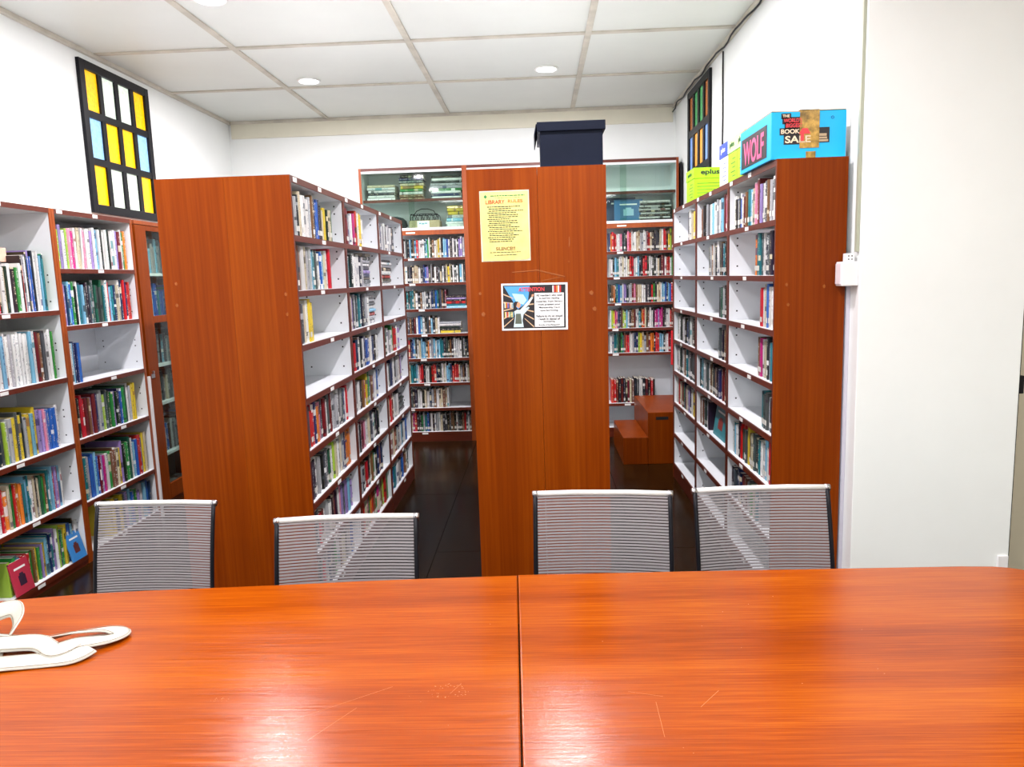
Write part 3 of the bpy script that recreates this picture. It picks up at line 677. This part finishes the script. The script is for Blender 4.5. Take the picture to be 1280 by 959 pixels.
GR = grainy('lime green card', (.36, .72, .0), .05, 8, .45); LG = mat('pale lime card', (.66, .86, .35), .45); DG = mat('dark green print', (.02, .12, .02), .5)
BLU = mat('royal blue card', (.02, .06, .55), .4)
def ream(label, loc, w, d, h, body, lidm, word=None):
    t = thing('paper_box', label, 'box', loc, 0)
    link('box_body', boxes([(0, 0, 0, w, d, h*.66)], .002), t, body)
    ld = link('lid', boxes([(-.003, -.003, h*.665, w+.003, d+.003, h)], .002), t, lidm)
    ps = []
    for k_ in range(5):
        z = h*(.1+.1*k_)
        ps.append((.02, -.0008, z, w*(.55+.07*((k_*3) % 5)), 0, z+.003))
        ps.append((-.0008, d*.2, z, 0, d*(.5+.08*((k_*2) % 4)), z+.004))
    link('small_print', boxes(ps), t, DG if body is GR else BLU)
    if word:
        a = link('lid_lettering', text_mesh(word, w*.42, h*.2, .0005), ld, INKB); a.location = (w*.36, -.0045, h*.84)
    b_ = link('side_mark', text_mesh(word or 'plus', d*.5, h*.16, .0005), ld, DG if body is GR else WHITE); b_.rotation_euler = (0, 0, -U3); b_.location = (-.0045, d*.5, h*.83)
    return t
ream('lime green paper box with black wordmark, farthest on the right bookcases', (1.056, 5.14, 2.101), .29, .25, .205, GR, GR, 'eplus')
ream('blue and white paper box behind the lime green pair', (1.056, 4.255, 2.101), .28, .18, .225, WHITE, BLU)
ream('lime green paper box next to the blue and white box', (1.056, 4.065, 2.101), .28, .18, .225, GR, LG)
ream('lime green paper box touching the sky blue carton', (1.056, 3.925, 2.101), .28, .135, .225, GR, LG)
lw = thing('window_side_panel', 'dark panel leaning between back bookcase and right wall', 'panel', (1.39, 7.35, 0))
link('board', boxes([(0, .04, 0, .018, .44, 2.66)]), lw, BLACK)

# ------------------------------------------------------------------ notices on the central end panel
yp = 3.3555
PAP = grainy('yellowed paper', (.78, .72, .22), .12, 18, .4); n1 = thing('notice', 'yellow laminated library rules notice on central end panel', 'notice', (-.135, yp, 1.853))
n1.rotation_euler = (0, 0, 0)
pts = [(-.105, .148), (.105, .149), (.103, .05), (.105, -.05), (.106, -.14), (.09, -.147), (0, -.150), (-.1, -.149), (-.104, -.02), (-.107, .06)]
sheet = pydata([(x_, -.0002, z_) for x_, z_ in pts]+[(x_, -.0016, z_) for x_, z_ in pts], [tuple(range(10, 20)), tuple(range(10))[::-1]]+[(i, (i+1) % 10, 10+(i+1) % 10, 10+i) for i in range(10)])
link('paper', sheet, n1, PAP)
link('laminate_edge', boxes([(-.108, -.0001, -.153, .109, .0, .152)]), n1, mat('pale laminate', (.7, .68, .5), .3))
def put(parent, s, x, z, w, h, m, y=-.0022):
    o = link('lettering', text_mesh(s, w, h, .0003), parent, m); o.location = (x, y, z)
GRN = mat('green ink', (.02, .22, .06)); ORI = mat('orange ink', (.50, .04, .01))
link('green_emblem', pydata([(-.082, -.002, .118), (-.074, -.002, .127), (-.082, -.002, .136), (-.09, -.002, .127)], [(0, 1, 2, 3)]), n1, GRN)
put(n1, 'LIBRARY', -.04, .104, .085, .017, ORI); put(n1, 'RULES', .048, .106, .065, .014, mat('faded orange ink', (.50, .14, .02)))
put(n1, 'SILENCE!!!', .0, -.098, .085, .015, mat('brown ink', (.2, .06, .02)))
def dashes(parent, rows_, m, name='text_lines'):
    ps = []
    for (x0, x1, z, h) in rows_:
        x_ = x0
        while x_ < x1:
            w_ = random.uniform(.005, .016); ps.append((x_, -.0021, z-h/2, min(x_+w_, x1), -.0015, z+h/2)); x_ += w_+.0022
    o = link(name, boxes(ps), parent, m); o['kind'] = 'stuff'
dashes(n1, [(-.06, .09, .130, .0045), (-.04, .07, .121, .002)], GRN, 'heading_lines')
dashes(n1, [(-.076+(.006 if k_ % 3 else 0), random.uniform(.02, .09), .083-k_*.0088, .0040) for k_ in range(18)], INKB)
dashes(n1, [(-.07, .065, -.114, .003), (-.05, .05, -.126, .003)], INKB)

n2 = thing('notice', 'white-bordered picture notice with red heading below the yellow notice', 'notice', (-.0145, yp, 1.496), 0); n2.rotation_euler = (0, math.radians(.6), 0)
link('paper', boxes([(-.147, -.0016, -.104, .147, -.0002, .104)]), n2, mat('glossy white paper', (.85, .87, .88), .2))
def poly(parent, name, pts, m, y): link(name, pydata([(a, y, c) for a, c in pts], [tuple(range(len(pts)))]), parent, m)
c_ = lambda n, r: mat(n, r, .3)
DK = c_('print black', (.015, .012, .015)); SKY = c_('print blue', (.08, .35, .75)); SKL = c_('print pale blue', (.45, .75, .9)); WDC = c_('print brown', (.30, .14, .06)); WDL = c_('print tan', (.62, .42, .25))
poly(n2, 'picture', [(-.140, -.096), (.138, -.096), (.138, .096), (-.140, .096)], DK, -.0018)
poly(n2, 'picture_ceiling', [(-.135, .092), (-.02, .092), (-.03, .02), (-.075, -.01), (-.105, .04)], SKY, -.0020)
poly(n2, 'picture_light', [(-.10, .060), (-.05, .055), (-.035, .03), (-.05, .01), (-.08, .02)], SKL, -.0021)
for a in range(5): poly(n2, 'picture_shelf', [(-.138, .06-a*.036), (-.095, .04-a*.022), (-.095, .036-a*.022), (-.138, .054-a*.036)], WDL, -.0022)
for a in range(4): poly(n2, 'picture_shelf', [(-.045, .01-a*.02), (-.004, .015-a*.034), (-.004, .009-a*.034), (-.045, .006-a*.02)], WDL, -.0022)
for a in range(9):
    xx = -.134+a*.0045; poly(n2, 'picture_books', [(xx, .02), (xx+.003, .019), (xx+.003, -.004), (xx, -.005)], mat('print book', COLR['wyrvbowec'[a]], .4), -.0023)
for a in range(9):
    xx = -.134+a*.0045; poly(n2, 'picture_books', [(xx, -.022), (xx+.003, -.021), (xx+.003, -.044), (xx, -.047)], mat('print book', COLR['ywrowgeyc'[a]], .4), -.0023)
SK_ = c_('print skin', (.70, .32, .18))
poly(n2, 'picture_person', [(-.095, -.09), (-.088, -.04), (-.092, -.02), (-.078, -.012), (-.060, -.014), (-.028, .0), (-.022, -.004), (-.05, -.034), (-.055, -.06), (-.050, -.09)], c_('print pale shirt', (.55, .68, .72)), -.0024)
poly(n2, 'picture_vest', [(-.088, -.075), (-.084, -.03), (-.062, -.03), (-.058, -.075)], c_('print grey vest', (.10, .12, .09)), -.0026)
poly(n2, 'picture_sleeve', [(-.066, -.014), (-.030, .024), (-.012, .046), (-.006, .040), (-.025, .010), (-.058, -.022)], c_('print sleeve', (.6, .66, .66)), -.0026)
poly(n2, 'picture_face', [(-.083, .004), (-.070, -.006), (-.062, .006), (-.064, .018), (-.075, .024)], SK_, -.0027)
poly(n2, 'picture_hair', [(-.094, .0), (-.083, -.002), (-.078, .016), (-.072, .024), (-.088, .024), (-.096, .012)], DK, -.0028)
poly(n2, 'picture_hand', [(-.014, .042), (-.004, .046), (-.002, .056), (-.012, .054)], SK_, -.0027)
for a, cch in enumerate('wrowrk'): poly(n2, 'picture_spine', [(.080+a*.008, .062), (.086+a*.008, .062), (.086+a*.008, .092), (.080+a*.008, .092)], mat('print spine', COLR[cch], .4), -.0022)
poly(n2, 'text_panel', [(.0, -.090), (.130, -.090), (.130, .060), (.0, .060)], c_('print white', (.85, .88, .88)), -.0029)
put(n2, 'ATTENTION', -.013, .077, .115, .018, RDM, -.0035)
for s_, z_, w_ in (('All members who wish', .050, .115), ('to borrow reading', .036, .09), ('materials from library', .022, .118), ('must present your', .008, .10), ('Membership Card', -.005, .092), ('upon borrowing.', -.018, .08),
                   ('Failure to do so would', -.042, .116), ('result in denial of', -.055, .095), ('borrowing.', -.067, .052), ('By order of the Management', -.082, .095)):
    put(n2, s_, .065, z_, w_, .0100 if z_ > -.08 else .0075, INKB, -.0034)
# tape remnants and scratches on the panels
TM = mat('old tape mark', (.30, .075, .008), .2)
def mark(pts3, y): 
    return pydata([(a, y, c) for a, c in pts3]+[(a, y-.0006, c) for a, c in pts3], [tuple(range(len(pts3), 2*len(pts3)))]+[(i, (i+1) % len(pts3), len(pts3)+(i+1) % len(pts3), len(pts3)+i) for i in range(len(pts3))])
def on_y(x_, y_, Y):
    d = cF+cR*((x_-640)/FPX)-cU*((y_-479.5)/FPX); t_ = Y/d.y; return (t_*d.x, CH+t_*d.z)
marks = thing('tape_marks', 'old tape scraps and scratches on central end panel around the notices', 'tape')
for (x_, y_), (Y, s_) in [((600, 367), (yp, 3)), ((604, 393), (yp, 4)), ((739, 366), (yp, 4)), ((743, 386), (yp, 4)), ((711, 327), (yp, 1.5)), ((668, 488), (yp, 1.2)), ((610, 470), (yp, 1.2))]:
    q_ = [on_y(x_+s_*a*.8, y_+s_*c*.8, Y) for a, c in ((-.8, -.3), (.2, -1), (.9, -.2), (.5, .9), (-.4, .7))]
    link('tape_scrap', mark(q_, Y+.0002), marks, TM)
for p_ in ([(640, 340), (672, 337), (672, 338.5), (640, 341)], [(672, 337), (706, 345), (706, 346.5), (672, 338.5)], [(676, 351), (700, 346), (700, 347), (676, 352)], [(711, 296), (712.2, 296), (712.2, 308), (711, 308)]):
    link('scratch', mark([on_y(a, c, yp) for a, c in p_], yp+.0002), marks, TM)
m2 = thing('tape_marks', 'old tape scraps on wide end panel left of centre', 'tape')
for x_, y_ in ((357, 368), (359, 393), (220, 355), (221, 382)):
    link('tape_scrap', mark([on_y(x_+2.2*a, y_+2.6*c, 3.3005) for a, c in ((-.8, -.3), (.2, -1), (.9, -.2), (.5, .9), (-.4, .7))], 3.3008), m2, TM)
m3 = thing('tape_marks', 'old tape scraps on right end panel under the blue carton', 'tape')
for x_, y_ in ((983, 356), (985, 381), (1030, 358)):
    link('tape_scrap', mark([on_y(x_+2.2*a, y_+2.6*c, 3.3815) for a, c in ((-.8, -.3), (.2, -1), (.9, -.2), (.5, .9), (-.4, .7))], 3.3818), m3, TM)

# ------------------------------------------------------------------ switch box, trunking and cables on the right
sw = thing('socket_box', 'white surface socket box on wall corner beside the right end panel', 'socket', (1.30, 3.31, 1.545))
link('box_body', boxes([(.012, 0, 0, .084, .065, .105)], .005), sw, PLASTIC)
link('socket_face', boxes([(.007, .006, .008, .012, .058, .097)], .002), sw, mat('pink white plastic', (.8, .72, .75), .4))
pl_ = link('plug_adapter', boxes([(.035, .012, .105, .07, .05, .14)], .002), sw, PLASTIC)
link('pin_holes', boxes([(.042, .0112, .112, .047, .012, .117), (.056, .0112, .112, .061, .012, .117), (.042, .0112, .126, .047, .012, .131), (.056, .0112, .126, .061, .012, .131)]), pl_, HOLE)
tag(link('cable_trunking', boxes([(1.366, 3.39, 0, 1.384, 3.41, 1.545)], .002), None, mat('lilac white trunking', (.62, .60, .68), .4)), 'pale vertical trunking below the white socket box', 'cable trunking')
tag(link('cable_trunking', boxes([(1.370, 3.31, 1.69, 1.384, 3.33, ZC-.001)], .002), None, mat('grey green trunking', (.40, .42, .32), .4)), 'greenish grey trunking rising from the white socket box to the ceiling', 'cable trunking')
pts = []
for i in range(40):
    t_ = i/39; yy = YB-.03-(YB-3.6)*t_; pts.append((XR-.035+.006*math.sin(i*1.7), yy, ZC-.045+.012*math.sin(i*.9)-(.03 if i < 2 else 0)))
tag(link('black_cable', tube(pts, .007, 6), None, BLACK), 'black cable run along the corner of ceiling and right wall', 'cable')
tag(link('black_cable', tube([(XR-.008, 5.86+.004*math.sin(i), ZC-.05-i*.09) for i in range(13)], .006, 6), None, BLACK), 'thin black cable dropping down the right wall behind the boxes', 'cable')

# ------------------------------------------------------------------ conference tables
farL = [(-.289, 2.12), (-.55, 2.107), (-.79, 2.087), (-.97, 2.076), (-1.18, 2.063), (-1.334, 2.048), (-1.45, 2.029), (-1.577, 2.006), (-1.75, 1.962), (-1.95, 1.885), (-2.10, 1.79), (-2.22, 1.66), (-2.28, 1.52)]
outL = [(-.0835, 2.129)]+farL+[(x_, 3.02-y_) for x_, y_ in reversed(farL)]+[(-.040, .89)]
outR = [(-.0805, 2.132), (.4, 2.138), (1.215, 2.14), (1.305, 2.135), (1.344, 2.124), (1.378, 2.105), (1.43, 2.06), (1.47, 1.99), (1.49, 1.9), (1.49, 1.12), (1.46, .98), (1.38, .90), (1.25, .88), (-.037, .885)]
LEGM = PANEL
for out, lab_, lx in ((outL, 'left half of the varnished orange wood conference table, white bag on it', (-1.75, -.35)), (outR, 'right half of the varnished orange wood conference table', (.25, 1.2))):
    t = thing('conference_table', lab_, 'table', (0, 0, 0))
    link('tabletop', prism(out, .72, .75, .004), t, TABLE)
    for x_ in lx: link('leg', boxes([(x_-.02, 1.15, 0, x_+.02, 1.85, .719)], .003), t, LEGM)
    link('apron', boxes([(lx[0]+.021, 1.48, .45, lx[1]-.021, 1.50, .719)]), t, LEGM)

# scratches and scuffs in the varnish
SCR = mat('varnish scratch', (.50, .17, .04), .4)
wear = thing('varnish_scuffs', 'pale scratches and scuffs in the varnish of the conference table', 'scratches')
for x0, y0, x1, y1 in ((-.52, 1.40, -.34, 1.52), (-.47, 1.33, -.40, 1.44), (.31, 1.43, .36, 1.49), (.17, 1.49, .24, 1.47), (-.21, 1.49, -.19, 1.53), (.22, 1.33, .222, 1.45)):
    d_ = Vector((x1-x0, y1-y0)).normalized()*.0003; n_ = (-d_.y, d_.x)
    link('scratch', pydata([(x0-n_[0], y0-n_[1], .7502), (x1-n_[0], y1-n_[1], .7502), (x1+n_[0], y1+n_[1], .7502), (x0+n_[0], y0+n_[1], .7502)], [(0, 1, 2, 3)]), wear, SCR)
fl = []
for cx_, cy_, rx_, ry_, n_ in ((-.215, 1.50, .045, .03, 46), (-.70, 1.475, .03, .008, 14), (.62, 1.72, .3, .25, 8), (.1, 1.5, .5, .4, 10)):
    for i in range(n_):
        a_ = random.uniform(0, 6.28); r_ = random.uniform(.5, 1); x_, y_ = cx_+rx_*r_*math.cos(a_), cy_+ry_*r_*math.sin(a_); q_ = random.uniform(.0004, .0013)
        fl.append((x_-q_, y_-q_*.7, .7501, x_+q_, y_+q_*.7, .7503))
o = link('scuff_flecks', boxes(fl), wear, SCR); o['kind'] = 'stuff'

# ------------------------------------------------------------------ mesh office chairs
def chair_parts():
    p = {}
    W2 = .226
    n, rib, pit = 37, .0064, .0100
    prof = lambda s: (-.11*(1-s)+.03*(1-s)**2, s*.37)        # local y (towards the table is negative), height above seat
    v, f = [], []
    for i in range(n):
        s = (i+.5)/n; y, z = prof(s)
        b = len(v); K = 6
        for k_ in range(K+1):
            x_ = -W2+2*W2*k_/K; bow = .018*(1-(x_/W2)**2)
            for dy, dz in ((-.0012, -rib/2), (.0012, -rib/2), (.0012, rib/2), (-.0012, rib/2)): v.append((x_, y+bow+dy, z+dz))
        for k_ in range(K):
            for q in range(4): f.append((b+k_*4+q, b+k_*4+(q+1) % 4, b+(k_+1)*4+(q+1) % 4, b+(k_+1)*4+q))
    p['ribs'] = pydata(v, f); p['ribs'].materials.append(RIB)
    v, f = [], []
    m_ = 84
    for i in range(m_):
        x_ = -W2+2*W2*(i+.5)/m_; bow = .018*(1-(x_/W2)**2); b = len(v)
        for j in range(7):
            y, z = prof(j/6)
            for dx, dy in ((-.0006, -.0006), (.0006, -.0006), (.0006, .0006), (-.0006, .0006)): v.append((x_+dx, y+bow+dy+.0018, z))
        for j in range(6):
            for q in range(4): f.append((b+j*4+q, b+j*4+(q+1) % 4, b+(j+1)*4+(q+1) % 4, b+(j+1)*4+q))
    p['threads'] = pydata(v, f); p['threads'].materials.append(RIB2)
    return p
CP = chair_parts()
def office_chair(x, y, ztop, rz, label):
    t = thing('office_chair', label, 'chair', (x, y, 0), math.radians(rz), 'mesh office chairs behind the table')
    zs = ztop-.375
    bm_ = link('backrest_mesh', CP['ribs'], t, None, (0, 0, zs)); bm_['kind'] = 'stuff'
    th = link('mesh_threads', CP['threads'], bm_); th['kind'] = 'stuff'
    prof = lambda s: (-.11*(1-s)+.03*(1-s)**2, s*.37)
    for sx in (-1, 1):
        pts_ = [(sx*.231, prof(s/6)[0], zs+prof(s/6)[1]) for s in range(7)]
        pts_ = [(sx*.231, -.50, zs-.01), (sx*.231, -.30, zs-.03), (sx*.231, -.17, zs-.03), (sx*.231, -.125, zs-.015)]+pts_
        link('side_rail', tube(pts_, .008, 8), t, BLACK)
    bar = link('top_rail', tube([(-.226, .004, ztop-.008), (-.1, .018, ztop-.008), (.1, .018, ztop-.008), (.226, .004, ztop-.008)], .0095, 10), t, RAIL)
    for sx in (-1, 1): link('end_cap', tube([(sx*.224, .004, ztop-.009), (sx*.241, .003, ztop-.010)], [.013, .012], 10), bar, CHROME)
    st_ = link('seat_mesh', boxes([(-.222, -.50+.011*i, zs-.032+.02*math.cos(i*.09), .222, -.492+.011*i, zs-.028+.02*math.cos(i*.09)) for i in range(32)]), t, RIB2); st_['kind'] = 'stuff'
    link('seat_beam', boxes([(-.225, -.34, zs-.07, .225, -.30, zs-.045)], .004), t, CHROME)
    link('gas_column', lathe([(.028, .09), (.028, zs*.55), (.016, zs*.55), (.016, zs-.07)], 16), t, CHROME, (0, -.32, 0))
    bs = link('star_base', lathe([(.04, .07), (.045, .075), (.04, .11), (.03, .12)], 16), t, CHROME, (0, -.32, 0))
    for k_ in range(5):
        a = 2*math.pi*k_/5+.3; e_ = (.27*math.cos(a), .27*math.sin(a))
        link('leg', tube([(.03*math.cos(a), .03*math.sin(a), .095), (e_[0], e_[1], .07)], [.018, .011], 8), bs, CHROME)
        link('castor', tube([(e_[0]-.018*math.sin(a), e_[1]+.018*math.cos(a), .027), (e_[0]+.018*math.sin(a), e_[1]-.018*math.cos(a), .027)], .026, 12), bs, BLACK)
    for sx in (-1, 1):
        link('armrest', tube([(sx*.24, -.42, zs-.03), (sx*.265, -.40, zs+.10), (sx*.265, -.30, zs+.16), (sx*.265, -.15, zs+.13), (sx*.24, -.09, zs+.06)], .009, 8), t, BLACK) if False else None
office_chair(-1.495, 2.75, .815, -1.5, 'leftmost grey mesh chair, behind table in front of left bookcases')
office_chair(-.657, 2.39, .857, 3.0, 'grey mesh chair in front of the wide end panel, lowest top edge')
office_chair(.204, 2.52, .885, -4.0, 'grey mesh chair in front of the central end panel')
office_chair(.762, 2.57, .875, 1.6, 'rightmost grey mesh chair, in front of the right end panel')

# ------------------------------------------------------------------ cotton bag on the table
tb = thing('tote_bag', 'white cotton bag with handles lying on left end of the table', 'bag', (0, 0, .7505))
n_, m_ = 22, 14; v, f = [], []
for i in range(n_):
    for j in range(m_):
        a, b = i/(n_-1), j/(m_-1)
        x_ = -1.86+.53*a-.05*math.sin(b*math.pi)*a*0+.03*math.sin(b*5); y_ = 1.50+.31*b*(1-.25*a)+.03*a+.012*math.sin(a*9)
        e = min(a, 1-a, b, 1-b); z_ = .006+.05*min(1, e*4)*(.6+.4*math.sin(a*7+b*4)*math.cos(b*6-a*3))
        v.append((x_, y_, z_))
for i in range(n_-1):
    for j in range(m_-1): f.append((i*m_+j, (i+1)*m_+j, (i+1)*m_+j+1, i*m_+j+1))
me = pydata(v, f, smooth=True); o = link('bag_body', me, tb, CLOTH); md = o.modifiers.new('s', 'SOLIDIFY'); md.thickness = .004; md.offset = 1
md = o.modifiers.new('u', 'SUBSURF'); md.levels = md.render_levels = 1
def ribbon(pts, w, tilt=None):
    pts = [Vector(p) for p in pts]; fine = []
    for i in range(len(pts)-1):                # Catmull-Rom
        p0, p1, p2, p3 = pts[max(i-1, 0)], pts[i], pts[i+1], pts[min(i+2, len(pts)-1)]
        for k_ in range(6):
            s = k_/6; fine.append(.5*((2*p1)+(p2-p0)*s+(2*p0-5*p1+4*p2-p3)*s*s+(3*p1-p0-3*p2+p3)*s**3))
    fine.append(pts[-1]); n = len(fine); v, f = [], []
    for i, p in enumerate(fine):
        d = (fine[min(i+1, n-1)]-fine[max(i-1, 0)]).normalized(); s_ = Vector((-d.y, d.x, 0)).normalized()
        tl = tilt(i/(n-1)) if tilt else 0
        side = s_*math.cos(tl)+Vector((0, 0, 1))*math.sin(tl)
        for q in (-1, -.5, 0, .5, 1): v.append(tuple(p+side*(q*w/2)+Vector((0, 0, .002*(1-q*q)+abs(math.sin(tl))*w/2))))
    for i in range(n-1):
        for q in range(4): f.append((i*5+q, i*5+q+1, (i+1)*5+q+1, (i+1)*5+q))
    return pydata(v, f, smooth=True)
SEAM = mat('cotton seam', (.22, .18, .12), .9)
def handle(pts, w, tilt=None):
    o = link('handle', ribbon(pts, w, tilt), tb, CLOTH); m = o.modifiers.new('s', 'SOLIDIFY'); m.thickness = .003; m.offset = 1
    me_ = o.data; n_ = len(me_.vertices)//5; P_ = [me_.vertices[i*5+q].co.copy() for q in (0, 4) for i in range(n_)]
    for q in (0, 1):
        link('seam', tube([tuple(P_[q*n_+i].lerp(P_[(1-q)*n_+i], .08)+Vector((0, 0, .0032))) for i in range(2, n_-1)], .0007, 4), o, SEAM)
handle([(-1.45, 1.655, .030), (-1.33, 1.675, .022), (-1.25, 1.69, .016), (-1.19, 1.665, .010), (-1.155, 1.70, .014), (-1.10, 1.735, .012), (-1.085, 1.772, .010), (-1.125, 1.785, .012), (-1.19, 1.755, .014), (-1.26, 1.725, .010), (-1.36, 1.72, .02), (-1.45, 1.70, .03)], .044, lambda s: .3+.3*math.sin(s*9))
handle([(-1.48, 1.60, .02), (-1.36, 1.60, .014), (-1.27, 1.628, .006), (-1.19, 1.645, .004), (-1.14, 1.655, .006), (-1.12, 1.69, .010)], .056, lambda s: .15)
handle([(-1.48, 1.70, .04), (-1.42, 1.76, .05), (-1.375, 1.79, .055), (-1.345, 1.76, .035), (-1.335, 1.70, .012)], .045, lambda s: .9)
